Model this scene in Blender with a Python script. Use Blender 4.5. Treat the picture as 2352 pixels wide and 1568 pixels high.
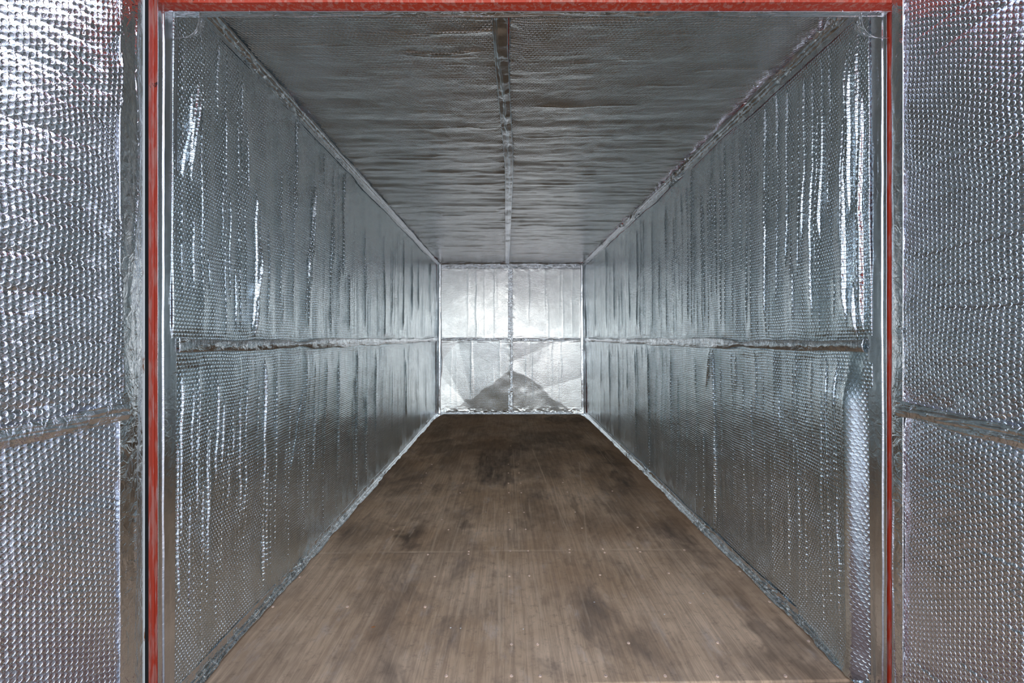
import bpy, math, random
import numpy as np
for o in list(bpy.data.objects): bpy.data.objects.remove(o)
S = bpy.context.scene
COL = S.collection
PI = math.pi
EYE = 1.19            # camera height above the plywood floor
# ------------------------------------------------------------------ camera
cd = bpy.data.cameras.new('camera'); cam = bpy.data.objects.new('camera', cd); COL.objects.link(cam)
cam.location = (0, 0, EYE); cam.rotation_euler = (PI/2, 0, 0)
cd.sensor_width = 36; cd.lens = 16.72; cd.shift_x = 14/2352; cd.shift_y = -9/2352
cd.clip_start = 0.05
S.camera = cam
# ------------------------------------------------------------------ view
S.view_settings.view_transform = 'Standard'; S.view_settings.look = 'None'
S.view_settings.gamma = 1; S.view_settings.use_curve_mapping = False
S.view_settings.exposure = 0.2
S.cycles.max_bounces = 20; S.cycles.glossy_bounces = 16; S.cycles.diffuse_bounces = 5
S.cycles.sample_clamp_indirect = 12
# ------------------------------------------------------------------ world: bright hazy sky
W = bpy.data.worlds.new('sky'); S.world = W; W.use_nodes = True
wn = W.node_tree.nodes; wl = W.node_tree.links; wn.clear()
def wnode(t, **k):
    n = wn.new(t)
    for a, v in k.items(): setattr(n, a, v)
    return n
tc = wnode('ShaderNodeTexCoord'); sp = wnode('ShaderNodeSeparateXYZ'); wl.new(tc.outputs['Generated'], sp.inputs[0])
rmp = wnode('ShaderNodeValToRGB'); wl.new(sp.outputs['Z'], rmp.inputs[0])
e = rmp.color_ramp.elements
e[0].position = 0.0; e[0].color = (0.95, 0.97, 1.0, 1)
e[1].position = 1.0; e[1].color = (0.34, 0.44, 0.66, 1)
x = e.new(0.22); x.color = (0.72, 0.83, 0.98, 1)
x = e.new(0.5); x.color = (0.52, 0.62, 0.85, 1)
def lobe(d, p, col):
    v = wnode('ShaderNodeVectorMath', operation='DOT_PRODUCT'); wl.new(tc.outputs['Generated'], v.inputs[0])
    L = math.sqrt(sum(q*q for q in d)); v.inputs[1].default_value = [q/L for q in d]
    m = wnode('ShaderNodeMath', operation='MAXIMUM'); wl.new(v.outputs['Value'], m.inputs[0]); m.inputs[1].default_value = 0
    q = wnode('ShaderNodeMath', operation='POWER'); wl.new(m.outputs[0], q.inputs[0]); q.inputs[1].default_value = p
    s = wnode('ShaderNodeVectorMath', operation='SCALE'); s.inputs[0].default_value = col; wl.new(q.outputs[0], s.inputs['Scale'])
    return s.outputs[0]
def vadd(a, b):
    n = wnode('ShaderNodeVectorMath', operation='ADD'); wl.new(a, n.inputs[0]); wl.new(b, n.inputs[1]); return n.outputs[0]
c = vadd(rmp.outputs[0], lobe((0.75, 0.45, 0.55), 14, (3.2, 3.2, 3.9)))     # bright cloud to the right
c = vadd(c, lobe((-0.75, 0.45, 0.5), 10, (.5, .55, .8)))                      # weaker glow added to the left sky to brighten the right door
c = vadd(c, lobe((0.0, -1.0, 0.16), 6, (0.55, 0.56, 0.52)))               # open bright sky behind the viewer
bg = wnode('ShaderNodeBackground'); wl.new(c, bg.inputs[0]); bg.inputs[1].default_value = 2.0
wo = wnode('ShaderNodeOutputWorld'); wl.new(bg.outputs[0], wo.inputs[0])
# ------------------------------------------------------------------ sun, high behind the container: lights the yard only
sd = bpy.data.lights.new('sun', 'SUN'); sd.energy = 2.2; sd.angle = math.radians(3); sd.color = (1, .95, .88)
sun = bpy.data.objects.new('sun', sd); COL.objects.link(sun)
from mathutils import Vector
sun.rotation_euler = Vector((0.25, 0.62, 1.0)).to_track_quat('Z', 'Y').to_euler()

# ================================================================== helpers
rng = np.random.default_rng(7); random.seed(5)
def vnoise(x, y, sx, sy, seed, octaves=1, gain=.5):
    """smooth value noise, about -1..1, wavelengths sx, sy"""
    out = 0; amp = 1; tot = 0
    for o in range(octaves):
        r = np.random.default_rng(seed*31+o)
        T = r.uniform(-1, 1, (256, 256))
        u = x/sx*2**o + 37.3 + o*11; v = y/sy*2**o + 51.7 + o*7
        i = np.floor(u).astype(int); j = np.floor(v).astype(int); fu = u-i; fv = v-j
        fu = fu*fu*(3-2*fu); fv = fv*fv*(3-2*fv)
        a = T[i % 256, j % 256]; b = T[(i+1) % 256, j % 256]; c_ = T[i % 256, (j+1) % 256]; d = T[(i+1) % 256, (j+1) % 256]
        out = out + amp*((a*(1-fu)+b*fu)*(1-fv)+(c_*(1-fu)+d*fu)*fv); tot += amp; amp *= gain
    return out/tot*1.4
def sstep(e0, e1, v):
    t = np.clip((v-e0)/(e1-e0), 0, 1); return t*t*(3-2*t)
def prop(o, label=None, cat=None, group=None, kind=None):
    if label: o['label'] = label
    if cat: o['category'] = cat
    if group: o['group'] = group
    if kind: o['kind'] = kind
    return o
def finish(name, me, mat, parent=None):
    o = bpy.data.objects.new(name, me); COL.objects.link(o)
    if mat: me.materials.append(mat)
    if parent: o.parent = parent
    return o
def grid(name, P, mat, uv=None, parent=None, skirt=None, attr=None):
    """P: (n,m,3) vertex array -> smooth grid mesh. skirt: (dx,dy,dz) folds the border back so the sheet has thickness"""
    n, m = P.shape[:2]; V = P.reshape(-1, 3)
    idx = np.arange(n*m).reshape(n, m)
    q = np.stack([idx[:-1, :-1], idx[1:, :-1], idx[1:, 1:], idx[:-1, 1:]], -1).reshape(-1, 4)
    UV = None if uv is None else uv.reshape(-1, 2)
    if skirt is not None:
        ring = np.concatenate([idx[:, 0], idx[-1, 1:], idx[-2::-1, -1], idx[0, -2:0:-1]])
        base = len(V); V = np.concatenate([V, V[ring]+np.array(skirt)]); k = len(ring)
        if UV is not None: UV = np.concatenate([UV, UV[ring]])
        a = np.arange(k); b = (a+1) % k
        q = np.concatenate([q, np.stack([ring[a], base+a, base+b, ring[b]], -1)])
    me = bpy.data.meshes.new(name)
    me.vertices.add(len(V)); me.vertices.foreach_set('co', V.astype(np.float32).ravel())
    me.loops.add(q.size); me.loops.foreach_set('vertex_index', q.ravel().astype(np.int32))
    me.polygons.add(len(q)); me.polygons.foreach_set('loop_start', (np.arange(len(q))*4).astype(np.int32))
    me.polygons.foreach_set('use_smooth', np.ones(len(q), bool))
    me.update(calc_edges=True)
    if UV is not None:
        ul = me.uv_layers.new(name='UVMap'); ul.data.foreach_set('uv', UV[q.ravel()].astype(np.float32).ravel())
    if attr:
        for an, av in attr.items():
            at = me.attributes.new(an, 'FLOAT', 'POINT'); vals = av.ravel().astype(np.float32)
            if len(vals) < len(V): vals = np.concatenate([vals, np.zeros(len(V)-len(vals), np.float32)])
            at.data.foreach_set('value', vals)
    me.validate()
    return finish(name, me, mat, parent)
def boxes(name, L, mat, parent=None, bevel=0.0):
    vs = []; fs = []
    for (x0, x1, y0, y1, z0, z1) in L:
        b = len(vs)
        vs += [(x0,y0,z0),(x1,y0,z0),(x1,y1,z0),(x0,y1,z0),(x0,y0,z1),(x1,y0,z1),(x1,y1,z1),(x0,y1,z1)]
        fs += [tuple(b+i for i in f) for f in ((0,3,2,1),(4,5,6,7),(0,1,5,4),(1,2,6,5),(2,3,7,6),(3,0,4,7))]
    me = bpy.data.meshes.new(name); me.from_pydata(vs, [], fs); me.update()
    o = finish(name, me, mat, parent)
    if bevel:
        bv = o.modifiers.new('b', 'BEVEL'); bv.width = bevel; bv.segments = 2
    return o
def prism(name, pts, z0, z1, mat, parent=None, nz=1, smooth=False):
    """closed cross-section in x,y extruded along z"""
    n = len(pts); vs = []; fs = []
    for k in range(nz+1):
        z = z0+(z1-z0)*k/nz
        vs += [(p[0], p[1], z) for p in pts]
    for k in range(nz):
        for i in range(n):
            j = (i+1) % n; fs.append((k*n+i, k*n+j, (k+1)*n+j, (k+1)*n+i))
    fs.append(tuple(range(n))[::-1]); fs.append(tuple(nz*n+i for i in range(n)))
    me = bpy.data.meshes.new(name); me.from_pydata(vs, [], fs); me.update()
    import bmesh
    bm = bmesh.new(); bm.from_mesh(me); bmesh.ops.recalc_face_normals(bm, faces=bm.faces); bm.to_mesh(me); bm.free()
    return finish(name, me, mat, parent)

# ================================================================== materials
class NT:
    def __init__(s, name):
        s.m = bpy.data.materials.new(name); s.m.use_nodes = True; s.t = s.m.node_tree; s.t.nodes.clear()
        s.b = s.n('ShaderNodeBsdfPrincipled'); o = s.n('ShaderNodeOutputMaterial'); s.l(s.b.outputs[0], o.inputs[0])
    def n(s, t, **k):
        n = s.t.nodes.new(t)
        for a, v in k.items(): setattr(n, a, v)
        return n
    def l(s, a, b): s.t.links.new(a, b)
    def put(s, inp, v):
        if v is None: return
        if hasattr(v, 'node'): s.l(v, inp)
        else: inp.default_value = v
    def math(s, op, a, b=None, c=None, clamp=False):
        n = s.n('ShaderNodeMath', operation=op, use_clamp=clamp); s.put(n.inputs[0], a); s.put(n.inputs[1], b); s.put(n.inputs[2], c); return n.outputs[0]
    def vm(s, op, a, b=None, out=0):
        n = s.n('ShaderNodeVectorMath', operation=op); s.put(n.inputs[0], a); s.put(n.inputs[1], b); return n.outputs[out]
    def noise(s, vec, scale, detail=3, rough=.5, dist=0, out=0):
        n = s.n('ShaderNodeTexNoise'); s.put(n.inputs['Vector'], vec); n.inputs['Scale'].default_value = scale
        n.inputs['Detail'].default_value = detail; n.inputs['Roughness'].default_value = rough; n.inputs['Distortion'].default_value = dist
        return n.outputs[out]
    def remap(s, v, a, b, c=0, d=1, kind='SMOOTHSTEP'):
        n = s.n('ShaderNodeMapRange', interpolation_type=kind); s.put(n.inputs[0], v)
        for i, q in enumerate((a, b, c, d)): n.inputs[i+1].default_value = q
        return n.outputs[0]
    def mix(s, f, a, b, mode='MIX'):
        n = s.n('ShaderNodeMix', data_type='RGBA', blend_type=mode); s.put(n.inputs[0], f)
        for i, q in ((6, a), (7, b)):
            if hasattr(q, 'node'): s.l(q, n.inputs[i])
            else: n.inputs[i].default_value = (*q, 1)
        return n.outputs[2]
    def mapping(s, vec, scale):
        n = s.n('ShaderNodeMapping'); s.l(vec, n.inputs[0]); n.inputs['Scale'].default_value = scale; return n.outputs[0]
    def bump(s, h, dist, strength=1, nrm=None):
        n = s.n('ShaderNodeBump'); s.l(h, n.inputs['Height']); n.inputs['Distance'].default_value = dist; n.inputs['Strength'].default_value = strength
        if nrm: s.l(nrm, n.inputs['Normal'])
        return n.outputs[0]

def foil(name, pitch=.0147, swap=False, bubble=.0011, rough=.16, crinkle=.0006, col=(.90, .905, .91)):
    k = NT(name); b = k.b
    b.inputs['Metallic'].default_value = 1; b.inputs['Base Color'].default_value = (*col, 1)
    b.inputs['Roughness'].default_value = rough
    uvn = k.n('ShaderNodeUVMap'); uvn.uv_map = 'UVMap'; uv = uvn.outputs[0]
    # slow warp so that rows of bubbles are not ruler-straight
    w = k.n('ShaderNodeTexNoise'); k.l(uv, w.inputs['Vector']); w.inputs['Scale'].default_value = 5; w.inputs['Detail'].default_value = 1
    wv = k.vm('SUBTRACT', w.outputs['Color'], (.5, .5, .5)); wv = k.vm('MULTIPLY', wv, (.022, .022, 0))
    p = k.vm('ADD', uv, wv)
    if swap:
        s3 = k.n('ShaderNodeSeparateXYZ'); k.l(p, s3.inputs[0]); c3 = k.n('ShaderNodeCombineXYZ')
        k.l(s3.outputs[1], c3.inputs[0]); k.l(s3.outputs[0], c3.inputs[1]); p = c3.outputs[0]
    p = k.vm('MULTIPLY', p, (1/pitch, 1/pitch, 0)); p = k.vm('ADD', p, (1000, 1732.0508, 0))
    per = (1, 1.7320508, 1); hlf = (.5, .8660254, 0)
    a = k.vm('SUBTRACT', k.vm('MODULO', p, per), hlf); la = k.vm('LENGTH', a, out=1)
    c_ = k.vm('SUBTRACT', k.vm('MODULO', k.vm('ADD', p, hlf), per), hlf); lb = k.vm('LENGTH', c_, out=1)
    d = k.math('MINIMUM', la, lb)
    dome = k.math('SUBTRACT', 1, k.math('MULTIPLY', k.math('MULTIPLY', d, d), 5.2), clamp=True)
    disc = k.remap(d, .44, .30)
    # every bubble is filled a little differently
    big = k.noise(uv, 9, 2, .6)
    amp = k.remap(big, .3, .7, .55, 1.15)
    ta = k.n('ShaderNodeAttribute'); ta.attribute_name = 'taut'   # foil pulled tight flattens its bubbles
    amp = k.math('MULTIPLY', amp, k.math('SUBTRACT', 1, ta.outputs['Fac']))
    h = k.math('MULTIPLY', k.math('ADD', k.math('MULTIPLY', disc, .65), k.math('MULTIPLY', dome, .35)), amp)
    n1 = k.bump(h, bubble)
    cr = k.noise(k.mapping(uv, (38, 38, 1)), 1, 4, .6, .6)
    n2 = k.bump(cr, crinkle*4, 1, n1)
    k.l(n2, b.inputs['Normal'])
    k.l(k.remap(k.noise(uv, 3, 3), .35, .7, rough*.8, rough*1.35), b.inputs['Roughness'])
    return k.m
FOIL = foil('bubble_foil', bubble=.0027, rough=.075, crinkle=.0004, col=(.745, .820, .845))
FOIL_DOOR = foil('bubble_foil_door', swap=True, bubble=.0021, rough=.15, crinkle=.0006, col=(.79, .815, .855))
FOIL_CEIL = foil('bubble_foil_ceiling', rough=.15, bubble=.0018, crinkle=.0005, col=(.785, .79, .775))
FOIL_BACK = foil('bubble_foil_back', rough=.2, bubble=.0008, crinkle=.0003, col=(.80, .805, .785))
def tape(name, rough=.13, wr=.0012, col=(.84, .86, .88)):
    k = NT(name); b = k.b; b.inputs['Metallic'].default_value = 1; b.inputs['Base Color'].default_value = (*col, 1)
    b.inputs['Roughness'].default_value = rough
    uvn = k.n('ShaderNodeUVMap'); uvn.uv_map = 'UVMap'; uv = uvn.outputs[0]
    f = k.noise(uv, 26, 4, .6, .8)
    v = k.n('ShaderNodeTexVoronoi', feature='DISTANCE_TO_EDGE'); k.l(k.mapping(uv, (34, 22, 1)), v.inputs['Vector']); v.inputs['Scale'].default_value = 1
    ed = k.remap(v.outputs['Distance'], 0, .09, 0, 1)
    n1 = k.bump(f, wr*3); n2 = k.bump(ed, wr*.35, .7, n1); k.l(n2, b.inputs['Normal'])
    return k.m
TAPE = tape('foil_tape', .09, .0017); TAPE_SMOOTH = tape('foil_tape_smooth', .18, .0005); TAPE_CRUMPLE = tape('foil_tape_crumpled', .16, .0035)

def paint_red(name):
    k = NT(name); b = k.b
    g = k.n('ShaderNodeNewGeometry').outputs['Position']
    a = k.noise(k.mapping(g, (60, 60, 9)), 1, 4, .6)
    c = k.mix(k.remap(a, .47, .62), (.66, .065, .025), (.66, .22, .16))
    st = k.noise(k.mapping(g, (160, 160, 6)), 1, 3, .6)
    c = k.mix(k.remap(st, .62, .70, 0, .6), c, (.70, .52, .47))
    r = k.noise(g, 14, 5, .65)
    c = k.mix(k.remap(r, .66, .70), c, (.075, .018, .008))
    k.l(c, b.inputs['Base Color']); b.inputs['Roughness'].default_value = .45
    k.l(k.bump(r, .0015), b.inputs['Normal'])
    return k.m
RED = paint_red('worn_red_paint')
def plain(name, col, rough=.6, metal=0, var=.15, sc=30):
    k = NT(name); b = k.b; g = k.n('ShaderNodeNewGeometry').outputs['Position']
    a = k.noise(g, sc, 4, .6)
    c = k.mix(k.remap(a, .35, .68), tuple(q*(1-var) for q in col), tuple(min(1, q*(1+var)) for q in col))
    k.l(c, b.inputs['Base Color']); b.inputs['Roughness'].default_value = rough; b.inputs['Metallic'].default_value = metal
    return k.m
RUBBER = plain('black_rubber', (.008, .010, .010), .7)
def gasket():
    k = NT('off_white_gasket'); b = k.b; g = k.n('ShaderNodeNewGeometry').outputs['Position']
    r = k.noise(k.mapping(g, (30, 30, 10)), 1, 5, .6)
    k.l(k.mix(k.remap(r, .60, .66), (.80, .82, .76), (.30, .12, .04)), b.inputs['Base Color']); b.inputs['Roughness'].default_value = .55
    return k.m
GASKET = gasket()
CONCRETE = plain('yard_concrete', (.36, .33, .30), .85, 0, .18, 1.3)
SILL = plain('rusty_sill', (.24, .13, .095), .6, 0, .4, 20)

def plywood():
    k = NT('stained_plywood'); b = k.b
    g = k.n('ShaderNodeNewGeometry').outputs['Position']
    base = k.mix(k.remap(k.noise(g, 1.6, 4, .6), .3, .7), (.52, .335, .195), (.82, .57, .37))
    gr = k.noise(k.mapping(g, (48, 2.0, 1)), 1, 9, .72, .8)         # long grain runs into the container
    base = k.mix(k.remap(gr, .40, .62, 0, .42), base, (.23, .148, .095))
    fine = k.noise(k.mapping(g, (260, 9, 1)), 1, 4, .6)
    base = k.mix(k.remap(fine, .56, .70, 0, .35), base, (.72, .54, .38))
    pale = k.noise(k.mapping(g, (9, 3.5, 1)), 1, 5, .7)
    base = k.mix(k.remap(pale, .54, .75, 0, .45), base, (.70, .58, .49))
    mott = k.noise(g, 21, 7, .82)
    base = k.mix(k.remap(mott, .50, .72, 0, .60), base, (.19, .135, .098))
    dirt = k.noise(k.mapping(g, (3.4, 1.6, 1)), 1, 5, .66, .6)
    base = k.mix(k.remap(dirt, .50, .70, 0, .66), base, (.17, .125, .095))
    at = k.n('ShaderNodeAttribute'); at.attribute_name = 'stain'; st = at.outputs['Fac']
    base = k.mix(k.math('MULTIPLY', st, .80), base, (.060, .045, .036))
    a2 = k.n('ShaderNodeAttribute'); a2.attribute_name = 'scratch'
    base = k.mix(a2.outputs['Fac'], base, (.78, .57, .38))
    a3 = k.n('ShaderNodeAttribute'); a3.attribute_name = 'warm'
    base = k.mix(k.math('MULTIPLY', a3.outputs['Fac'], .55), base, (.36, .20, .10))
    k.l(base, b.inputs['Base Color'])
    b.inputs['Roughness'].default_value = .68
    b.inputs['Specular IOR Level'].default_value = .18
    n1 = k.bump(gr, .0010); k.l(k.bump(mott, .0007, 1, n1), b.inputs['Normal'])
    return k.m
PLY = plywood()

# ================================================================== dimensions (metres; y runs into the container)
ZC = 2.35            # ceiling
YB = 7.43            # back wall
YJ = 1.155           # height of the mid seam
def XL(z): return -1.078+.012*z/ZC
def XR(z): return 1.238-.018*z/ZC
def depth_samples(y0, y1, d0=.0017, k=1.3):
    ys = [y0]
    while ys[-1] < y1: ys.append(ys[-1]+d0*(ys[-1]/1.5)**k)
    ys = np.array(ys); return y0+(ys-y0)*(y1-y0)/(ys[-1]-y0)

# ---- the yard the container stands on
gr_ = boxes('ground', [(-30, 30, -40, 40, -.36, -.30)], CONCRETE); prop(gr_, kind='structure')

# ---- steel shell behind the lining (red corrugated panels)
def corrug(n, a, b, amp=.018):
    out = []; per = .28; t = a; k = 0
    seq = [(0, 0), (.07, 0), (.105, 1), (.175, 1), (.21, 0)]
    while t < b:
        for (o, h) in seq:
            if t+o < b: out.append((t+o, h*amp))
        t += .21
    out.append((b, 0)); return out
def shell(name, pts_in, fn, mat):
    n = len(pts_in); P = np.zeros((n, 2, 3))
    for i, (s, h) in enumerate(pts_in):
        for j in (0, 1): P[i, j] = fn(s, h, j)
    o = grid(name, P, mat); o.data.polygons.foreach_set('use_smooth', np.zeros(len(o.data.polygons), bool))
    so = o.modifiers.new('t', 'SOLIDIFY'); so.thickness = .002
    return prop(o, kind='structure')
cp = corrug(0, 1.57, YB+.08)
shell('wall_left', cp, lambda s, h, j: (-1.145-h, s, -.02+(ZC+.05)*j), RED)
shell('wall_right', cp, lambda s, h, j: (1.325+h, s, -.02+(ZC+.05)*j), RED)
shell('wall_back', corrug(0, -1.145, 1.325), lambda s, h, j: (s, YB+.085+h, -.02+(ZC+.05)*j), RED)
shell('ceiling', cp, lambda s, h, j: (-1.145+2.47*j, s, ZC+.065+h), RED)

# ---- plywood floor, one surface with its sheet joints cut in
def build_floor():
    xs = np.linspace(-1.13, 1.31, 420); y0 = 1.655
    ys = depth_samples(y0, YB+.06, .0075, 1.0)
    X, Y = np.meshgrid(xs, ys, indexing='ij')
    Y = Y - (1.2-X)*.022*np.exp(-(Y-y0)/.3)          # the front edge is cut slightly out of square
    zz = .0012*vnoise(X, Y, .5, .5, 3, 2)
    def groove(d, w, dep): return -dep*np.exp(-(d/w)**2)
    j1 = 2.655+.022*(X-.1); zz += groove(Y-j1, .004, .003)
    zz += groove(Y-5.05, .008, .003); zz += groove(X-.075, .004, .0015)
    stain = np.zeros_like(X)
    wx = X+.09*vnoise(X, Y, .16, .25, 11, 5, .65); wy = Y+.24*vnoise(X, Y, .16, .3, 12, 5, .65)
    def px(x, y):  # floor point seen at a place in the photograph, used to measure the stains
        d = EYE*1092/(y-775.); return ((x-1162.)*d/1092, d)
    def ell(cx, cy, rx, ry, a, soft=.35):
        nonlocal stain
        d = np.sqrt(((wx-cx)/rx)**2+((wy-cy)/ry)**2)
        stain = np.maximum(stain, a*(1-sstep(1-soft, 1+soft*.5, d)))
    for (x0, x1, ya, yb, a, so) in [   # pixel extents measured on the photo
        (955, 1040, 1012, 1050, .75, .3), (1060, 1240, 1010, 1036, .85, .3), (1085, 1190, 1025, 1120, 1.0, .3), (1190, 1300, 1025, 1110, .72, .4),
        (1160, 1360, 985, 1030, .8, .25), (1250, 1308, 957, 974, .9, .12), (1314, 1341, 956, 974, .9, .12), (1135, 1155, 969, 977, .6, .3),
        (1000, 1420, 1012, 1040, .75, .4), (1060, 1330, 1030, 1085, .6, .5), (980, 1040, 975, 1008, .6, .5), (1375, 1440, 1030, 1080, .95, .3), (1395, 1470, 1065, 1140, .95, .3),
        (900, 970, 1195, 1265, 1.0, .5), (1050, 1100, 1190, 1215, .8, .5), (1175, 1260, 1185, 1225, .75, .5),
        (1320, 1345, 1120, 1240, .6, .5), (1385, 1460, 1155, 1220, .75, .5), (1510, 1580, 1180, 1245, .85, .4),
        (1410, 1460, 1280, 1340, .45, .6), (820, 900, 1290, 1440, .5, .6), (760, 880, 1190, 1290, .55, .6), (860, 980, 1180, 1200, .5, .5),
        (1680, 1900, 1440, 1568, .8, .6), (1600, 1720, 1290, 1400, .5, .6), (1300, 1345, 1285, 1310, .4, .6),
        (990, 1020, 1110, 1140, .45, .5), (980, 1000, 1140, 1156, .55, .4), (630, 700, 1330, 1420, .4, .6), (1120, 1190, 1270, 1300, .3, .6)]:
        a0 = px((x0+x1)/2, ya); b0 = px((x0+x1)/2, yb); cc = px((x0+x1)/2, (ya+yb)/2)
        dm = cc[1]; ell(cc[0]*1.0, (a0[1]+b0[1])/2, (x1-x0)/2*dm/1092, abs(a0[1]-b0[1])/2, a, so)
    stain = np.maximum(stain, .62*sstep(-.25, .55, vnoise(X, Y, .35, .7, 14, 5, .6))*sstep(2.66, 3.2, Y))
    stain = np.maximum(stain, .45*sstep(.0, .6, vnoise(X, Y, .2, .5, 15, 5, .65)))
    stain = stain*(.78+.3*np.clip(vnoise(X, Y, .03, .12, 16, 3), -1, 1))
    warm = np.clip(sstep(3.2, 5.5, Y)*.5+vnoise(X, Y, .4, .9, 5, 3)*.5, 0, 1)
    warm = np.maximum(warm, sstep(.95, 1.2, X)*sstep(2.3, 3.2, Y)*.9)
    # pale scratches dragged along the length
    sc = np.zeros_like(X); r = np.random.default_rng(44)
    L = []
    for (xa, ya_, xb, yb_, w, a) in [(1222, 1030, 1303, 1218, .0035, .75), (1062, 1035, 990, 1268, .006, .35), (1330, 1060, 1350, 1265, .004, .55),
                                    (1178, 1030, 1192, 1260, .003, .45), (1070, 1040, 1030, 1140, .01, .35), (1025, 1070, 890, 1268, .005, .4),
                                    (1380, 1140, 1480, 1260, .004, .4), (1143, 1268, 1150, 1500, .005, .45), (1220, 1290, 1245, 1420, .004, .5),
                                    (1060, 1190, 1035, 1268, .004, .45), (1530, 1260, 1650, 1390, .004, .35), (1135, 1150, 1138, 1260, .003, .5)]:
        A = px(xa, ya_); B = px(xb, yb_); L.append((A[0], A[1], B[0], B[1], w, a))
    for i in range(150):
        y_ = r.uniform(1.66, 4.8); x_ = r.uniform(-1, 1.2); l_ = r.uniform(.05, .5); dx = r.normal(0, .02)
        L.append((x_, y_, x_+dx*l_, y_+l_, r.uniform(.0018, .003), r.uniform(.15, .5)))
    for (x1, y1, x2, y2, w, a) in L:
        t = np.clip(((X-x1)*(x2-x1)+(Y-y1)*(y2-y1))/((x2-x1)**2+(y2-y1)**2), 0, 1)
        d = np.hypot(X-x1-t*(x2-x1), Y-y1-t*(y2-y1)); w = max(w, .0032)
        sc = np.maximum(sc, a*np.exp(-(d/w)**2))
    sc = np.maximum(sc, .8*np.exp(-((Y-j1)/.005)**2)*(.5+.5*np.clip(vnoise(X, Y, .05, 5, 8)+.3, 0, 1)))
    P = np.stack([X, Y, zz], -1); P = P[:, :, :]
    return grid('floor', P, PLY, skirt=(0, 0, -.028), attr={'stain': stain, 'scratch': sc, 'warm': warm})
fl = build_floor(); prop(fl, kind='structure')
sill = boxes('trim_1', [(-1.13, 1.31, 1.36, 1.650, -.10, -.006)], SILL, bevel=.004); prop(sill, kind='structure')

# ================================================================== foil sheets
def creases(s, t, items):
    """sum of sharp folds. item: (s0, t0, t1, amp, width, wander_seed, lean)"""
    h = np.zeros_like(s)
    for (s0, t0, t1, a, w, sd, lean) in items:
        c_ = s0+lean*(t-(t0+t1)/2)+.006*vnoise(t, t*0, .13, 1, sd, 2)
        d = (s-c_)/w
        env = sstep(t0-.02, t0+.10, t)*(1-sstep(t1-.10, t1+.02, t))*(.75+.4*vnoise(t, t*0, .25, 1, sd+9))
        prof = sstep(-1, 0, d)*np.exp(-np.clip(d, 0, 99)/5)
        h += 2.7*a*prof*env
    return h
def rand_creases(y0, y1, n, t0, t1, seed, amp=(.0008, .003), power=1.6):
    r = np.random.default_rng(seed); out = []
    for i in range(n):
        s0 = y0+(y1-y0)*r.uniform()**power
        a = r.uniform(); L = r.uniform(.25, 1.0)*(t1-t0)
        m = r.uniform(t0, t1-L) if L < t1-t0 else t0
        out.append((s0, m, m+L, amp[0]+(amp[1]-amp[0])*a**2.2, r.uniform(.003, .0055), 100+seed*50+i, r.normal(0, .02)))
    return out
def side_sheet(name, side, z0, z1, y0, seed, items, label, extra=None):
    ys = depth_samples(y0, YB-.02); zs = np.linspace(z0, min(z1, ZC-.006), 230)
    Y, Z = np.meshgrid(ys, zs, indexing='ij')
    sz = np.clip(Y/2.5, .7, 3)
    h = .0042*vnoise(Y, Z, .085, 1.0, seed, 3, .55)+.010*vnoise(Y, Z, .55, .9, seed+1, 2)+.0022*vnoise(Y, Z, .30, .16, seed+2, 2)
    h += creases(Y, Z, items)
    # crumpled along the mid seam and at the tape edges
    dj = np.abs(Z-YJ); cr = np.exp(-(dj/.05)**2)
    h += cr*(.0035*vnoise(Y, Z, .035, .02, seed+3, 3, .6)+.004*vnoise(Y, Z, .12, .03, seed+4, 2))-.010*np.exp(-(dj/.022)**2)
    de = np.minimum(np.abs(Z-0), np.abs(ZC-Z)); h += np.exp(-(de/.12)**2)*(.004*vnoise(Y, Z, .05, .09, seed+5, 3))
    flat = sstep(0, .10, de-.02)*(.25+.75*sstep(0, .07, dj-.010)); h = h*flat
    if extra is not None: h += extra(Y, Z)
    X = (XL(Z)+.012+h) if side < 0 else (XR(Z)-.012-h)
    P = np.stack([X, Y, Z], -1)
    taut = np.clip(vnoise(Y, Z, .5, .5, seed+6, 2)*.5, 0, .4)
    if extra is not None: taut = np.maximum(taut, .85*sstep(1.60, 1.62, Y)*(1-sstep(1.67, 1.70, Y)))
    o = grid(name, P, FOIL, np.stack([Y, Z], -1), skirt=(.004*side, 0, 0), attr={'taut': taut})
    return prop(o, label, 'foil insulation', 'bubble foil sheets lining the inside of the container')
def back_of(x, side):      # depth at which a wall fold shows at image column x
    return 1.068*1092/(1162-x) if side < 0 else 1.225*1092/(x-1162)
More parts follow.
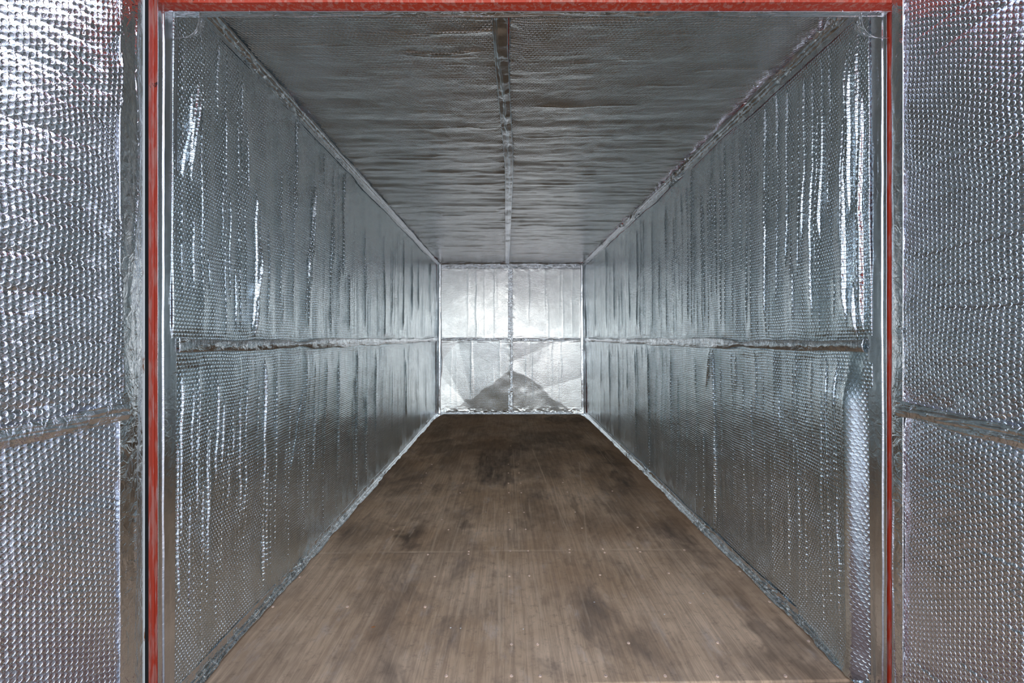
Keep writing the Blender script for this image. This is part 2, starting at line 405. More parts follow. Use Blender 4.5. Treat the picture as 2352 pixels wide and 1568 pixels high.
# measured folds: (image column, top row, bottom row, amplitude)
def measured(L, side, seed):
    out = []
    for i, (xc, ya, yb, a, *xb) in enumerate(L):
        d = back_of(xc, side); za = EYE+(775-ya)*d/1092; zb = EYE+(775-yb)*d/1092
        lean = 0
        if xb:       # slanting fold: xb is its column at the lower end
            d2 = back_of(xb[0], side); lean = (d-d2)/(za-zb); d = (d+d2)/2
        out.append((d, max(min(za, zb), 0), min(max(za, zb), ZC), a, .0035+.0012*(d-1.5), 900+seed+i*7, lean))
    return out
LU = measured([(446, 170, 440, .0045, 404), (452, 200, 420, .003, 418), (722, 420, 740, .005, 697), (592, 560, 770, .005, 570), (690, 220, 330, .003, 672), (793, 370, 470, .004, 785), (520, 430, 700, .0018), (610, 500, 740, .0016), (555, 320, 600, .0014), (646, 520, 750, .0018), (740, 300, 520, .002), (838, 520, 760, .003), (925, 540, 760, .0035), (945, 600, 740, .003), (428, 200, 430, .003), (436, 480, 680, .002), (470, 560, 680, .0022), (535, 600, 760, .0030), (580, 430, 780, .0045), (583, 560, 760, .003), (672, 240, 500, .0025), (706, 560, 760, .006),
               (716, 420, 600, .004), (760, 480, 760, .0035), (788, 380, 640, .004), (800, 620, 760, .003), (880, 540, 780, .004), (895, 560, 770, .003), (960, 560, 720, .004), (985, 600, 720, .006), (640, 380, 700, .0015), (505, 300, 650, .0015)], -1, 10)
LL = measured([(690, 880, 1080, .003, 660), (545, 900, 1290, .0025, 552), (630, 850, 1260, .0022), (775, 820, 1100, .003), (735, 880, 1150, .0022), (588, 860, 1100, .002), (496, 860, 1120, .0022), (412, 1000, 1400, .002), (930, 820, 960, .003), (840, 900, 1100, .003), (420, 850, 1250, .0032), (446, 870, 1100, .0025), (470, 1100, 1300, .0016), (510, 900, 1080, .0028), (530, 900, 1060, .0028), (603, 820, 1350, .0045), (610, 1050, 1330, .003), (560, 860, 1200, .0018),
               (660, 900, 1300, .002), (715, 820, 1100, .0026), (480, 900, 1400, .0016), (438, 1100, 1450, .002), (655, 1000, 1240, .002), (818, 860, 1140, .0045), (700, 980, 1180, .0018), (505, 1180, 1450, .0016), (455, 850, 1200, .0015),
               (745, 820, 950, .003), (900, 830, 1000, .003), (862, 800, 1000, .0025)], -1, 200)
RU = measured([(1876, 60, 130, .005, 1894), (1760, 160, 250, .003, 1775), (1775, 190, 270, .0025, 1788), (1905, 70, 160, .0035, 1915), (1735, 220, 330, .0025, 1745), (1706, 300, 640, .0016), (1675, 420, 700, .0016), (1618, 460, 740, .0018), (1585, 420, 740, .002), (1550, 480, 740, .002), (1515, 520, 740, .002), (1480, 500, 740, .0025), (1448, 540, 740, .0025), (1412, 560, 740, .003), (1763, 160, 740, .0030), (1790, 160, 700, .0026), (1812, 190, 620, .0028), (1840, 180, 640, .0024), (1852, 160, 560, .0026), (1872, 150, 730, .0036), (1893, 100, 560, .0034), (1912, 130, 500, .0016), (1948, 250, 600, .0026),
               (1955, 120, 740, .0060), (1966, 140, 500, .0050), (1995, 200, 760, .0050), (1976, 640, 780, .005), (1720, 300, 760, .0022), (1690, 360, 740, .0020), (1662, 380, 760, .0022), (1640, 400, 700, .002), (1600, 430, 740, .002),
               (1570, 440, 760, .0025), (1530, 470, 760, .003), (1500, 500, 760, .002), (1830, 600, 740, .003), (1925, 600, 740, .002), (1466, 520, 760, .003), (1430, 540, 760, .003), (1395, 560, 760, .0035), (1370, 580, 760, .003)], 1, 400)
RL = measured([(1635, 800, 900, .004, 1622), (1940, 790, 830, .005, 1956), (1655, 830, 1200, .0018), (1706, 850, 1250, .0018), (1752, 840, 1250, .0018), (1540, 820, 1100, .0022), (1505, 820, 1080, .002), (1460, 800, 1050, .003), (1420, 800, 1000, .003), (1380, 800, 980, .003), (1598, 820, 1190, .0018), (1820, 820, 1100, .0016), (1895, 900, 1450, .0014), (1640, 790, 1240, .0048), (1615, 980, 1200, .0030), (1690, 790, 900, .0026), (1735, 790, 960, .0034), (1725, 900, 1200, .003), (1790, 880, 1000, .003), (1808, 980, 1340, .0020), (1868, 830, 900, .002), (1490, 800, 1100, .0050), (1485, 950, 1080, .004),
               (1400, 800, 1010, .004), (1575, 800, 1150, .002), (1555, 850, 1150, .002), (1930, 820, 1400, .001), (1520, 800, 1000, .0025), (1440, 790, 900, .003), (1850, 900, 1400, .0012), (1770, 1000, 1300, .0012)], 1, 600)
side_sheet('insulation_sheet', -1, YJ, ZC, 1.505, 21, LU+rand_creases(1.55, 7.2, 55, YJ, ZC, 3, (.0005, .0022)), 'silver bubble foil sheet covering the upper half of the left wall')
side_sheet('insulation_sheet', -1, .004, YJ, 1.505, 31, LL+rand_creases(1.55, 7.2, 60, 0, YJ, 4, (.0005, .0020)), 'silver bubble foil sheet covering the lower half of the left wall')
side_sheet('insulation_sheet', 1, YJ, ZC, 1.575, 41, RU+rand_creases(1.62, 7.2, 55, YJ, ZC, 5, (.0005, .0022)), 'silver bubble foil sheet with bright vertical folds, upper half of right wall')
def bulge(Y, Z):
    m = 1-sstep(.95, 1.12, Z)*.85
    return m*(.042*sstep(1.588, 1.672, Y)*np.exp(-np.clip(Y-1.672, 0, 9)/.16)-.006)
side_sheet('insulation_sheet', 1, .004, YJ, 1.575, 51, RL+rand_creases(1.72, 7.2, 45, 0, YJ, 6, (.0004, .0018)), 'silver bubble foil sheet on lower right wall, wide bright fold at front', bulge)

# ---- ceiling, two sheets side by side
def ceil_sheet(x0, x1, seed, label):
    ys = depth_samples(1.505, YB-.02, .0045, 1.15); xs = np.linspace(x0, x1, 130)
    Y, X = np.meshgrid(ys, xs, indexing='ij')
    g = sstep(2.0, 3.6, Y)
    h = (.0035+.003*g)*vnoise(Y, X, .075, .55, seed, 3, .55)+.007*vnoise(Y, X, .42, .8, seed+1, 2)+.0015*vnoise(Y, X, .05, .07, seed+2, 2)
    r = np.random.default_rng(seed)
    for i in range(46):
        yy = 1.7+5.5*r.uniform()**1.3; xa = r.uniform(x0, x1-.2); L = r.uniform(.15, .6); a = r.uniform(.0008, .0045)
        c_ = yy+.02*vnoise(X, X*0, .2, 1, seed+60+i, 2); d = (Y-c_)/(.004+.0016*(yy-1.5))
        h += a*np.exp(-np.abs(d)**1.4)*sstep(xa, xa+.08, X)*(1-sstep(xa+L, xa+L+.1, X))
    xc = 0.0; h += np.exp(-((X-xc)/.05)**2)*(.004*vnoise(Y, X, .03, .3, seed+7, 2)-.004)
    ed = np.minimum(np.abs(X+1.06), np.abs(X-1.19)); h += np.exp(-(ed/.06)**2)*.004*vnoise(Y, X, .04, .05, seed+8, 2)
    P = np.stack([X, Y, ZC-.006-h], -1)[:, ::-1]
    o = grid('insulation_sheet', P, FOIL_CEIL, np.stack([X, Y], -1)[:, ::-1], skirt=(0, 0, .004))
    return prop(o, label, 'foil insulation', 'bubble foil sheets lining the inside of the container')
ceil_sheet(-1.058, .008, 71, 'wrinkled silver bubble foil sheet on the ceiling, left of the centre tape')
ceil_sheet(.012, 1.192, 81, 'wrinkled silver bubble foil sheet on the ceiling, right of the centre tape')

# ---- back wall, four sheets
def back_sheet(x0, x1, z0, z1, seed, label):
    xs = np.linspace(x0, x1, 150); zs = np.linspace(z0, z1, 150)
    X, Z = np.meshgrid(xs, zs, indexing='ij')
    h = .004*vnoise(X, Z, .6, .7, seed, 1)+.0004*vnoise(X, Z, .10, .25, seed+1, 2)
    # soft flat facets, as thick foil bends
    f = np.zeros_like(X)
    r = np.random.default_rng(seed)
    for i in range(5):
        th = r.uniform(0, PI); q = (X-r.uniform(x0, x1))*math.cos(th)+(Z-r.uniform(z0, z1))*math.sin(th)
        f += r.uniform(.008, .03)*np.abs(q)
    f *= (1.0 if z0 < .5 else .35); h += f-f.mean()
    h -= .075*np.clip(.70+.05*vnoise(X, Z, .2, .2, 77, 2)-Z-.70*np.abs(X-.08), 0, 1)
    for i in range(7):
        c_ = x0+(x1-x0)*r.uniform()+.01*vnoise(Z, Z*0, .2, 1, seed+30+i, 2); a = r.uniform(.001, .004)
        h += a*np.exp(-np.abs((X-c_)/.012)**1.3)*(1-sstep(.3, .9, np.abs(Z-r.uniform(z0, z1))))
    h += np.exp(-((Z-YJ)/.04)**2)*(.005*vnoise(X, Z, .16, .02, seed+9, 3, .6))
    h += np.exp(-(np.minimum(np.abs(Z-ZC), Z)/.08)**2)*(.008*vnoise(X, Z, .06, .04, seed+10, 3, .6))
    h += np.exp(-((X-.07)/.05)**2)*(.004*vnoise(X, Z, .05, .08, seed+11, 2))
    P = np.stack([X, YB-.02-h, Z], -1)
    o = grid('insulation_sheet', P, FOIL_BACK, np.stack([X, Z], -1), skirt=(0, .004, 0))
    return prop(o, label, 'foil insulation', 'bubble foil sheets lining the inside of the container')
back_sheet(-1.05, .068, YJ, ZC-.01, 91, 'pale silver foil sheet on the back wall, upper left of the four')
back_sheet(.072, 1.215, YJ, ZC-.01, 101, 'pale silver foil sheet on the back wall, upper right of the four')
back_sheet(-1.05, .068, .004, YJ, 111, 'silver foil sheet with bent facets, lower left of four on back wall')
back_sheet(.072, 1.215, .004, YJ, 121, 'silver foil sheet with darker foot, lower right of four on back wall')

# ================================================================== foil tape
def ribbon(name, path, prof, mat, label, seed, crumple=.002, cw=(.03, .02), wid=None, parent=None, cat='foil tape', ring=None):
    """path: (n,) parameter; prof(s_array, u_array)->xyz grid and normal grid"""
    u = np.linspace(0, 1, prof.__dict__.get('nu', 26))
    Sg, Ug = np.meshgrid(path, u, indexing='ij')
    P, N, uv = prof(Sg, Ug)
    h = crumple*vnoise(uv[..., 0], uv[..., 1], cw[0], cw[1], seed, 3, .6)
    if ring is not None: h = h+ring(Sg, Ug)
    h = h*(.35+.65*np.sqrt(np.clip(np.sin(PI*Ug), 0, 1)))
    P = P+N*h[..., None]
    o = grid(name, P, mat, uv, parent, skirt=tuple(-.0012*N[N.shape[0]//2, N.shape[1]//2]))
    if label: prop(o, label, cat, 'strips of silver foil tape over the joints of the lining')
    return o
def st(*a): return np.stack(a, -1)
# wall / floor tapes
def floor_edge(side, seed):
    def prof(s, u):
        wl = .050+.012*vnoise(s, s*0, .35, 1, seed+1, 2); wf = .026+.012*vnoise(s, s*0, .16, 1, seed+2, 3, .6)+.13*np.exp((s-YB)/.16)
        tot = wl+wf; d = u*tot                      # from top of the wall part to the floor edge
        z = np.where(d < wl, wl-d, 0); xo = np.where(d < wl, 0, d-wl)
        r = np.clip((d-wl)/.022, -1, 1); k = .010*(1-r**2)            # cove in the corner
        z = z+.004+k; xo = xo+.0125+k
        x = (XL(z)+xo) if side < 0 else (XR(z)-xo)
        a = np.clip((d-wl)/.03+.5, 0, 1)*PI/2
        return st(x, s, z), st(-side*np.cos(a), 0*s, np.sin(a)), st(s, d)
    prof.nu = 30
    return prof
ys_t = depth_samples(1.50, YB-.02, .007, 1.0)
def crum(seed, amp, fx=.25):
    return lambda s, u: amp*np.clip(vnoise(s, u, fx, .8, seed, 2)-.15, 0, 1)*vnoise(s, u, .022, .16, seed+1, 3, .65)
ribbon('foil_tape', ys_t, floor_edge(-1, 5), TAPE, 'crinkled silver tape along the joint of left wall and plywood floor', 61, .0032, (.05, .03), ring=crum(66, .022))
ribbon('foil_tape', ys_t+.03, floor_edge(1, 15), TAPE, 'crinkled silver tape along the joint of right wall and plywood floor', 62, .0032, (.05, .03), ring=crum(67, .022))
def back_floor(s, u):
    wl = .03+.01*vnoise(s, s*0, .1, 1, 7, 2); wf = .04+.008*vnoise(s, s*0, .12, 1, 8, 2); d = u*(wl+wf)
    z = np.where(d < wl, wl-d, 0)+.006; yo = np.where(d < wl, 0, d-wl)+.04
    return st(s, YB-yo, z), st(0*s, -np.ones_like(s)*.7, .7*np.ones_like(s)), st(s, d)
ribbon('foil_tape', np.linspace(-1.05, 1.22, 420), back_floor, TAPE_CRUMPLE, 'crumpled bright tape along the foot of the back wall', 63, .007, (.05, .02))
# wall / ceiling tapes
def ceil_edge(side, seed, wc):
    def prof(s, u):
        wl = .045+.012*vnoise(s, s*0, .3, 1, seed+1, 2); wf = wc+.010*vnoise(s, s*0, .12, 1, seed+2, 3, .6); tot = wl+wf; d = u*tot
        z = np.where(d < wl, -(wl-d), 0); xo = np.where(d < wl, 0, d-wl)
        r = np.clip((d-wl)/.022, -1, 1); k = .010*(1-r**2)
        z = ZC-.016+z-k; xo = xo+.016+k
        x = (XL(z)+xo) if side < 0 else (XR(z)-xo)
        a = np.clip((d-wl)/.03+.5, 0, 1)*PI/2
        return st(x, s, z), st(-side*np.cos(a), 0*s, -np.sin(a)), st(s, d)
    prof.nu = 30
    return prof
ribbon('foil_tape', ys_t+.05, ceil_edge(-1, 25, .03), TAPE, 'dark smooth looking tape along the joint of left wall and ceiling', 64, .0025, (.07, .03), ring=crum(71, .012, .4))
ribbon('foil_tape', ys_t+.05, ceil_edge(1, 35, .036), TAPE, 'torn and ruffled tape along the joint of right wall and ceiling', 65, .004, (.04, .03), ring=crum(72, .055, .35))
def back_top(s, u):
    d = u*.085
    z = ZC-.001-d; yo = .034+.02*np.exp(-d/.012)
    return st(s, YB-yo, z), st(0*s, -np.ones_like(s)*.8, -.5*np.ones_like(s)), st(s, d)
ribbon('foil_tape', np.linspace(-1.04, 1.2, 420), back_top, TAPE_CRUMPLE, 'crumpled tape along the top edge of the back wall', 68, .008, (.09, .025))
# back corners
def back_corner(side, seed):
    def prof(s, u):      # s is height
        ws = .13; wb = .035+.022*vnoise(s, s*0, .45, 1, seed, 3, .6)+.02*np.exp(-((s-.75)/.15)**2)
        d = u*(ws+wb)
        yo = np.where(d < ws, ws-d, 0); xo = np.where(d < ws, 0, d-ws); r = np.clip((d-ws)/.06, -1, 1); k = .014*(1-r**2)
        xo = xo+.018+k; yo = yo+.038+k
        x = (XL(s)+xo) if side < 0 else (XR(s)-xo)
        a = np.clip((d-ws)/.12+.5, 0, 1)*PI/2
        return st(x, YB-yo, s), st(-side*np.cos(a), -np.sin(a), 0*s), st(d, s)
    prof.nu = 40
    return prof
ribbon('foil_tape', np.linspace(.01, ZC-.02, 420), back_corner(-1, 44), TAPE_SMOOTH, 'upright tape strip in the far left corner beside the back wall', 73, .005, (.05, .25))
ribbon('foil_tape', np.linspace(.01, ZC-.02, 420), back_corner(1, 48), TAPE_SMOOTH, 'upright tape strip in the far right corner beside the back wall', 74, .005, (.05, .25))
# mid seams
def wall_seam(side, w=.042):
    def prof(s, u):
        z = YJ+.010-.009*(np.clip(s-1.5, 0, 1))+.006*vnoise(s, s*0, .3, 1, 31, 3)+(u-.5)*w*(1+.5*vnoise(s, s*0, .25, 1, 33, 2))
        x = (XL(z)+.020) if side < 0 else (XR(z)-.020)
        return st(x, s, z), st(-side*np.ones_like(s), 0*s, 0*s), st(s, z)
    prof.nu = 16
    return prof
def roll(seed): return lambda s, u: .004+(.006+.003*np.clip(s-2, 0, 4))*vnoise(s, u, .5, 2, seed, 2)+.003*np.sin(u*PI)
ribbon('foil_tape', depth_samples(1.53, YB-.06, .006, 1), wall_seam(-1), TAPE, 'level strip of tape halfway up the left wall', 75, .003, (.06, .02), ring=roll(76))
ribbon('foil_tape', depth_samples(1.60, YB-.06, .006, 1), wall_seam(1), TAPE, 'level strip of tape halfway up the right wall', 77, .003, (.06, .02), ring=roll(78))
def ceil_seam(s, u):
    w = .056; x = -.022+.044*sstep(1.6, 3.4, s)+(u-.5)*w
    return st(x, s, ZC-.018+0*s), st(0*s, 0*s, -np.ones_like(s)), st(s, x)
ceil_seam.nu = 22
def zig(s, u):
    c_ = .5-.35*(1-sstep(1.6, 2.4, s))+.10*vnoise(s, s*0, .07, 1, 91, 2)
    return .0035*np.exp(-np.abs((u-c_)/.07)**1.3)+.006*vnoise(s, u, .16, 3, 92, 2)
ribbon('foil_tape', depth_samples(1.53, YB-.05, .005, 1), ceil_seam, TAPE_SMOOTH, 'long tape strip down the middle of the ceiling with a cracked ridge', 79, .0012, (.03, .03), ring=zig)
def back_seam_v(s, u):
    x = .07+(u-.5)*.07; return st(x, YB-.034+0*s, s), st(0*s, -np.ones_like(s), 0*s), st(x, s)
ribbon('foil_tape', np.linspace(.05, ZC-.06, 320), back_seam_v, TAPE_CRUMPLE, 'upright tape strip down the middle of the back wall', 80, .005, (.05, .09))
def back_seam_h(x0, x1):
    def f(s, u):
        z = YJ+.005+(u-.5)*.045+.012*vnoise(s, s*0, .3, 1, 95, 2); return st(s, YB-.034+0*s, z), st(0*s, -np.ones_like(s), 0*s), st(s, z)
    f.nu = 26
    return f
ribbon('foil_tape', np.linspace(-.99, .03, 260), back_seam_h(0, 0), TAPE_CRUMPLE, 'crumpled level tape on the back wall, left of the upright strip', 81, .005, (.14, .016))
ribbon('foil_tape', np.linspace(.11, 1.15, 260), back_seam_h(0, 0), TAPE_CRUMPLE, 'crumpled level tape on the back wall, right of the upright strip', 82, .005, (.14, .016))
# jamb tapes at the door opening
def jamb(side):
    def prof(s, u):      # s is height, u from the wall sheet to the red post
        if side < 0:
            y = 1.525-.078*u; x0 = XL(s)+.016; x1 = -1.0585
        else:
            y = 1.592-.075*u; x0 = XR(s)-.016; x1 = 1.2145
        x = x0+(x1-x0)*sstep(0, .5, u)
        return st(x, y, s), st(-side*np.ones_like(s), 0*s, 0*s), st(y, s)
    prof.nu = 60
    return prof
def fold(c0, seed): return lambda s, u: .0060*np.exp(-np.abs((u-(c0+.05*vnoise(s, s*0, .5, 1, seed, 3, .5)))/.032)**1.5)+.0006*vnoise(s, u, .4, .3, seed+3, 2)
ribbon('foil_tape', np.linspace(.0, ZC-.02, 560), jamb(-1), TAPE_SMOOTH, 'upright tape with a bright fold between the left red post and left wall foil', 83, .0010, (.04, .12), ring=fold(.72, 84))
ribbon('foil_tape', np.linspace(.0, ZC-.02, 560), jamb(1), TAPE_SMOOTH, 'upright tape with a bright fold between the right red post and right wall foil', 85, .0010, (.04, .12), ring=fold(.80, 86))
ZH = EYE+1.026       # underside of the header
def head_tape(s, u):
    y = 1.494+.030*np.minimum(u*2, 1)+.012*np.clip(u*2-1, 0, 1); z = ZH-.003+.13*np.clip(u*2-1, 0, 1)
    a = np.clip(u*2-.5, 0, 1)*PI/2
    return st(s, y, z), st(0*s, np.sin(a), -np.cos(a)), st(s, u*.1)
head_tape.nu = 40
ribbon('foil_tape', np.linspace(-1.06, 1.21, 520), head_tape, TAPE, 'level tape wrapped under the back edge of the red header', 87, .0022, (.16, .03),
       ring=lambda s, u: -.005*np.exp(-np.abs((u-.46-.05*vnoise(s, s*0, .4, 1, 88, 2))/.05)**1.4))

def gusset(side, label, seed):
    def prof(s, u):
        cx = -1.052 if side < 0 else 1.207
        a = s*1.25; r = .055+.012*vnoise(s*9, u*9, 2, 2, seed, 2)
        x = cx-side*(.085*np.sin(a)*(1-.3*u)); z = ZH+.002-.085*np.cos(a)*(1-.25*u)+.03*u; y = 1.497+.07*u+.012*np.sin(a*2)
        return st(x, y, z), st(-side*.6*np.ones_like(s), -.5+0*s, -.6+0*s), st(s*.1, u*.1)
    prof.nu = 70
    return ribbon('foil_tape', np.linspace(0, 1.25, 90), prof, TAPE_CRUMPLE, label, seed, .012, (.035, .03))
gusset(-1, 'crumpled scrap of foil tape folded into the upper left corner of the opening', 161)
gusset(1, 'crumpled scrap of foil tape folded into the upper right corner of the opening', 162)

# ================================================================== red door frame
def post(name, x0, x1, y0, y1, sgn):
    # channel section: flat face, small bead, return into the opening
    w = x1-x0
    pts = [(x0, y0), (x0+w*.35, y0), (x0+w*.42, y0-.003), (x0+w*.55, y0-.003), (x0+w*.62, y0), (x1, y0), (x1, y1), (x0, y1)]
    o = prism(name, pts, -.10, ZC+.08, RED); return prop(o, kind='structure')
post('trim_2', -1.0895, -1.0608, 1.448, 1.49, -1)
post('trim_3', 1.2180, 1.2340, 1.518, 1.56, 1)
boxes('trim_4', [(-1.145, -1.091, 1.448, 1.49, -.10, ZC+.08)], RED, bevel=.002)['kind'] = 'structure'
boxes('trim_5', [(1.2355, 1.325, 1.518, 1.56, -.10, ZC+.08)], RED, bevel=.002)['kind'] = 'structure'
hd = prism('trim_6', [(0, 0)]*3, 0, 1, RED) if False else None
def header():
    sec = [(1.425, ZH+.012), (1.452, ZH+.012), (1.456, ZH), (1.4935, ZH), (1.4935, ZH+.10), (1.425, ZH+.10)]
    xs = np.linspace(-1.0, 1.205, 60); vs = []; fs = []; n = len(sec)
    xs[0] = -1.0590; xs[-1] = 1.2150
    for x_ in xs:
        for (y_, z_) in sec: vs.append((x_, y_, z_+.0008*math.sin(x_*9)))
    for i in range(len(xs)-1):
        for j in range(n): fs.append((i*n+j, i*n+(j+1) % n, (i+1)*n+(j+1) % n, (i+1)*n+j))
    fs.append(tuple(range(n))[::-1]); fs.append(tuple((len(xs)-1)*n+j for j in range(n)))
    me = bpy.data.meshes.new('trim_6'); me.from_pydata(vs, [], fs); me.update()
    import bmesh
    bm = bmesh.new(); bm.from_mesh(me); bmesh.ops.recalc_face_normals(bm, faces=bm.faces); bm.to_mesh(me); bm.free()
    return prop(finish('trim_6', me, RED), kind='structure')
header()
boxes('header_blocker', [(-1.059, 1.215, 1.400, 1.424, ZH+.014, ZH+.115)], RUBBER, bevel=.004)['kind'] = 'structure'  # unseen dark strip added so the doors do not mirror the header's red

# ================================================================== the two open doors with their own lining
def door(name, hinge, d, nrm, side, seam_z, label, seed, hc, width=1.02):
    """hinge: (x,y) where the sheet starts; d: unit direction outward along the door; nrm: facing direction"""
    z0, z1 = -.06, ZH+.06
    d = np.array(d); nrm = np.array(nrm); hinge = np.array(hinge)
    back = -nrm
    # steel leaf behind the lining
    a = hinge+back*.034; b = hinge+d*width+back*.034
    th = .055
    pts = [tuple(a), tuple(b), tuple(b+back*th), tuple(a+back*th)]
    root = prism(name, pts, z0, z1, RED); prop(root, label, None, kind='structure')
    # quilted foil sheets
    for (za, zb, sd, nm) in ((seam_z, z1-.01, seed, 'insulation_sheet'), (z0+.01, seam_z, seed+1, 'insulation_sheet')):
        s = np.concatenate([np.linspace(.0, .42, 170), np.linspace(.425, width-.01, 60)]); z = np.linspace(za, zb, 620)
        Sg, Z = np.meshgrid(s, z, indexing='ij')
        h = .004*vnoise(Sg, Z, .7, .12, sd, 3, .5)+.007*vnoise(Sg, Z, .25, .45, sd+5, 2)
        h += hc(Sg, Z, sd)
        h += np.exp(-(np.abs(Z-seam_z)/.05)**2)*(.005*vnoise(Sg, Z, .05, .05, sd+6, 3)-.004)
        h += np.exp(-(Sg/.03)**2)*.003*vnoise(Sg, Z, .03, .05, sd+7, 3)-.002*np.exp(-(Sg/.018)**2)
        P2 = hinge[None, None]+d*Sg[..., None]+nrm*h[..., None]
        P = np.concatenate([P2, Z[..., None]], -1)
        grid(nm, P, FOIL_DOOR, st(Sg, Z), root, skirt=(*(back*.004), 0))
    # level tape over the door seam
    u = np.linspace(0, 1, 24); s = np.linspace(-.01, width-.02, 300); Sg, U = np.meshgrid(s, u, indexing='ij')
    zc = seam_z+.012*vnoise(Sg, Sg*0, .3, 1, seed+8, 2)-.012*sstep(0, .2, Sg); Z = zc+(U-.5)*(.044+.01*vnoise(Sg, Sg*0, .2, 1, seed+9, 2))
    h = .008+.004*np.sin(U*PI)+.004*vnoise(Sg, Z, .18, .014, seed+10, 3, .55)
    P = np.concatenate([hinge[None, None]+d*Sg[..., None]+nrm*h[..., None], Z[..., None]], -1)
    tp = grid('seam_tape', P, TAPE, st(Sg, Z), root, skirt=(*(back*.002), 0)); tp['label'] = 'level strip of wrinkled foil tape'
    return root
def fold_lines(seed, n, amp, lo, hi, smax=1.1):
    r = np.random.default_rng(seed); L = []
    z = lo
    while z < hi:
        L.append((z, r.normal(0, .035), r.uniform(.4, 1)*amp, r.uniform(0, .06) if r.uniform() < .6 else r.uniform(0, .25), r.integers(1, 9999)))
        z += r.uniform(.5, 1.5)*(hi-lo)/n
    def f(S, Z, sd):
        h = np.zeros_like(S)
        for (z0, sl, a, s0, q) in L:
            c_ = z0+sl*S+.004*vnoise(S, S*0, .12, 1, int(q), 2); dd = (Z-c_)/.0042
            h -= a*np.where(dd < 0, np.exp(-np.abs(dd)**1.4), np.exp(-np.abs(dd)/4))*sstep(s0, s0+.05, S)
        return h
    return f
dl = door('door_1', (-1.002, 1.245), (-.19, -.982), (.982, -.19), -1, .993, 'open left container door lined with quilted silver bubble foil', 131, fold_lines(3, 42, .0055, 1.02, 2.3))
dr = door('door_2', (1.124, 1.350), (.015, -1.0), (-1.0, -.015), 1, .986, 'open right container door lined with silver bubble foil', 141, fold_lines(4, 20, .0035, .3, 2.3))
# hinge-side tape of each door, rubber seal and white edge
def edge_strip(parent, A, B, seed, name='edge_tape', amp=.004, mat=TAPE, ring=None):
    A = np.array(A); B = np.array(B); L = np.linalg.norm(B-A); t = (B-A)/L; n = np.array((-t[1], t[0]))
    if n @ A > 0: n = -n
    u = np.linspace(0, 1, 60); z = np.linspace(-.05, ZH+.05, 640); Z, U = np.meshgrid(z, u, indexing='ij')
    h = .001+.005*np.sin(U*PI)+amp*vnoise(U*L, Z, .06, .16, seed, 3, .6)*np.sin(U*PI)**.5
    h += .006*np.exp(-np.abs((U-.55-.12*vnoise(Z, Z*0, .3, 1, seed+1, 2))/.05)**1.4)*np.clip(vnoise(Z, Z*0, .35, 1, seed+2, 2)+.3, 0, 1)
    P2 = A+(B-A)*U[..., None]+n*h[..., None]
    return grid(name, np.concatenate([P2, Z[..., None]], -1), mat, st(U*L, Z), parent, skirt=(-n[0]*.0015, -n[1]*.0015, 0))
edge_strip(dl, (-1.004, 1.236), (-1.032, 1.350), 151)
edge_strip(dr, (1.122, 1.343), (1.1355, 1.398), 152)
g = prism('door_gasket', [(-1.0330, 1.351), (-1.060, 1.353), (-1.060, 1.364), (-1.0325, 1.3605)], -.05, ZH+.06, GASKET, dl); g['label'] = 'off-white edge strip'
rb = prism('rubber_seal', [(-1.034, 1.366), (-1.12, 1.368), (-1.12, 1.40), (-1.0350, 1.3775)], -.05, ZH+.06, RUBBER, dl); rb['label'] = 'black rubber seal'
boxes('rubber_seal', [(1.212, 1.30, 1.452, 1.474, -.05, ZH+.06)], RUBBER, dr)

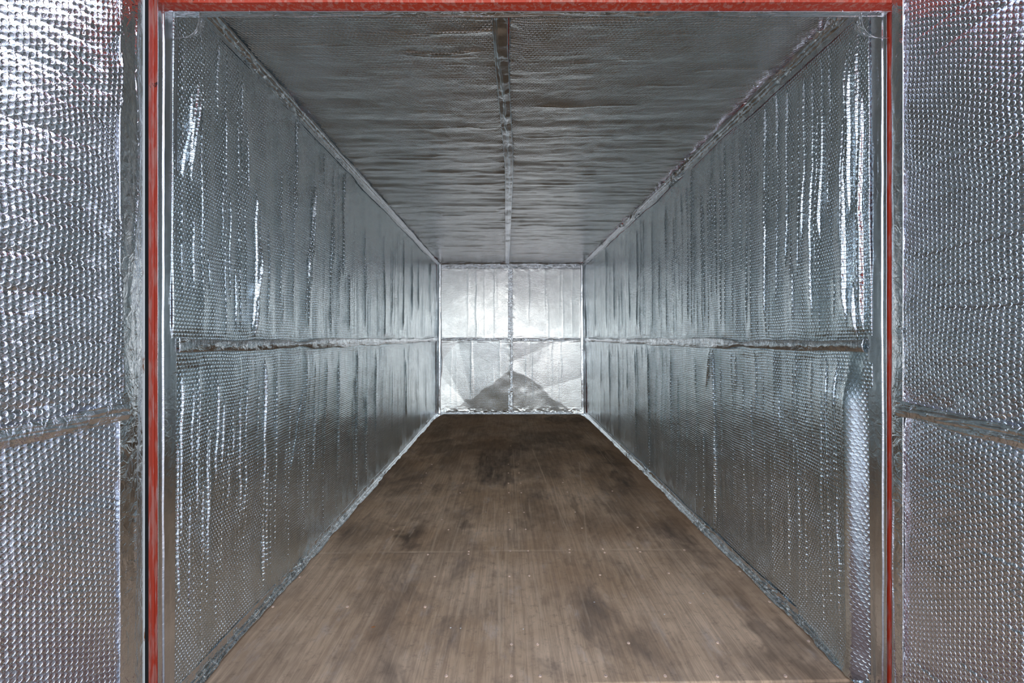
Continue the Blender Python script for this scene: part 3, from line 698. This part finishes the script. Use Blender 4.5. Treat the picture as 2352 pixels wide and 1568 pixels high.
# ================================================================== screws set into the plywood
SCREW = plain('rusty_screw', (.78, .56, .42), .5, .1, .3, 90)
def screw_mesh():
    me = bpy.data.meshes.new('screw'); N = 16; vs = []; fs = []
    prof = [(.0062, -.004), (.0062, .0008), (.0052, .0018), (.0034, .0020), (.0030, .0006), (0, .0006)]
    for (r_, z_) in prof[:-1]:
        for i in range(N): vs.append((r_*math.cos(2*PI*i/N), r_*math.sin(2*PI*i/N), z_))
    vs.append((0, 0, .0006))
    for k in range(len(prof)-2):
        for i in range(N): j = (i+1) % N; fs.append((k*N+i, k*N+j, (k+1)*N+j, (k+1)*N+i))
    b_ = (len(prof)-2)*N
    for i in range(N): fs.append((b_+i, b_+(i+1) % N, len(vs)-1))
    me.from_pydata(vs, [], fs); me.materials.append(SCREW); me.update(); return me
SM = screw_mesh()
sc_px = [(900+a/3.92, 950+b/3.92) for a, b in [(1070,290),(1050,455),(1140,453),(1050,533),(1145,533),(1050,625),(1160,625),(1053,710),(1165,710),(1053,890),(1190,888),(1062,1042),(1205,1040),(1065,1235),(1225,1235),
    (638,625),(615,712),(450,953),(510,1045),(693,1240),(690,1264),(325,1268),(1540,620),(1580,705),(1650,885),(1712,1030),(1600,1222),(1900,1215),(2210,1208),(1985,695),(2212,1022),(15,1045),(1600,1250),(1915,1250),(2235,1242),(265,625),(310,533),(360,455)]]
sc_px += [(900+a/2.352, 1200+b/2.352) for a, b in [(195,172),(636,290),(742,287),(1125,283),(180,455),(1610,433),(1880,263),(2040,428),(647,657),(787,657),(1278,650),(1760,648),(2250,640),(290,855),(647,852),(803,850),(1162,850),(1483,843),(1760,832),(2125,828),(1580,148),(232,290),(1495,273)]]
sc_px += [(627, 1393), (689, 1325), (798, 1393)]
for i, (a, b_) in enumerate(sc_px):
    dd = EYE*1092/(b_-775.)
    o = bpy.data.objects.new('screw', SM); COL.objects.link(o)
    o.location = ((a-1162.)*dd/1092, max(dd, 1.672), .0012); o.rotation_euler.z = random.uniform(0, 6)
    prop(o, 'small round rusty screw head set flush into the brown plywood floor', 'screw', 'screws in the plywood floor')
# crumbs of debris lying on the floor
DUST = plain('pale_chip', (.75, .72, .68), .6); LEAF = plain('dry_leaf', (.42, .16, .05), .6)
def chip(nm, px_, size, mat, label, cat, seed, flat=.35, grp=None):
    r = random.Random(seed); dd = EYE*1092/(px_[1]-775.)
    import bmesh
    me = bpy.data.meshes.new(nm); bm = bmesh.new(); bmesh.ops.create_icosphere(bm, subdivisions=2, radius=1)
    for v in bm.verts: v.co *= r.uniform(.75, 1.15)
    for v in bm.verts: v.co.x *= size[0]; v.co.y *= size[1]; v.co.z *= min(size)*flat
    bm.to_mesh(me); bm.free(); o = finish(nm, me, mat)
    o.location = ((px_[0]-1162.)*dd/1092, dd, min(size)*flat*.8+.001); o.rotation_euler.z = r.uniform(0, 3)
    prop(o, label, cat, grp)
chip('leaf_scrap', (857, 1440), (.009, .004), LEAF, 'small orange brown scrap lying on the plywood in the left foreground', 'debris', 1)
for i, p_ in enumerate([(1035, 1442), (1526, 1411), (1365, 1383), (1272, 1201), (1116, 1176), (1416, 1151), (1154, 1146), (1615, 1363), (1202, 1445), (1058, 1443)]):
    chip('pale_chip', p_, (.0035, .0025), DUST, 'tiny white chip of debris lying on the brown plywood floor', 'debris', 20+i, .5, 'white chips scattered on the floor')
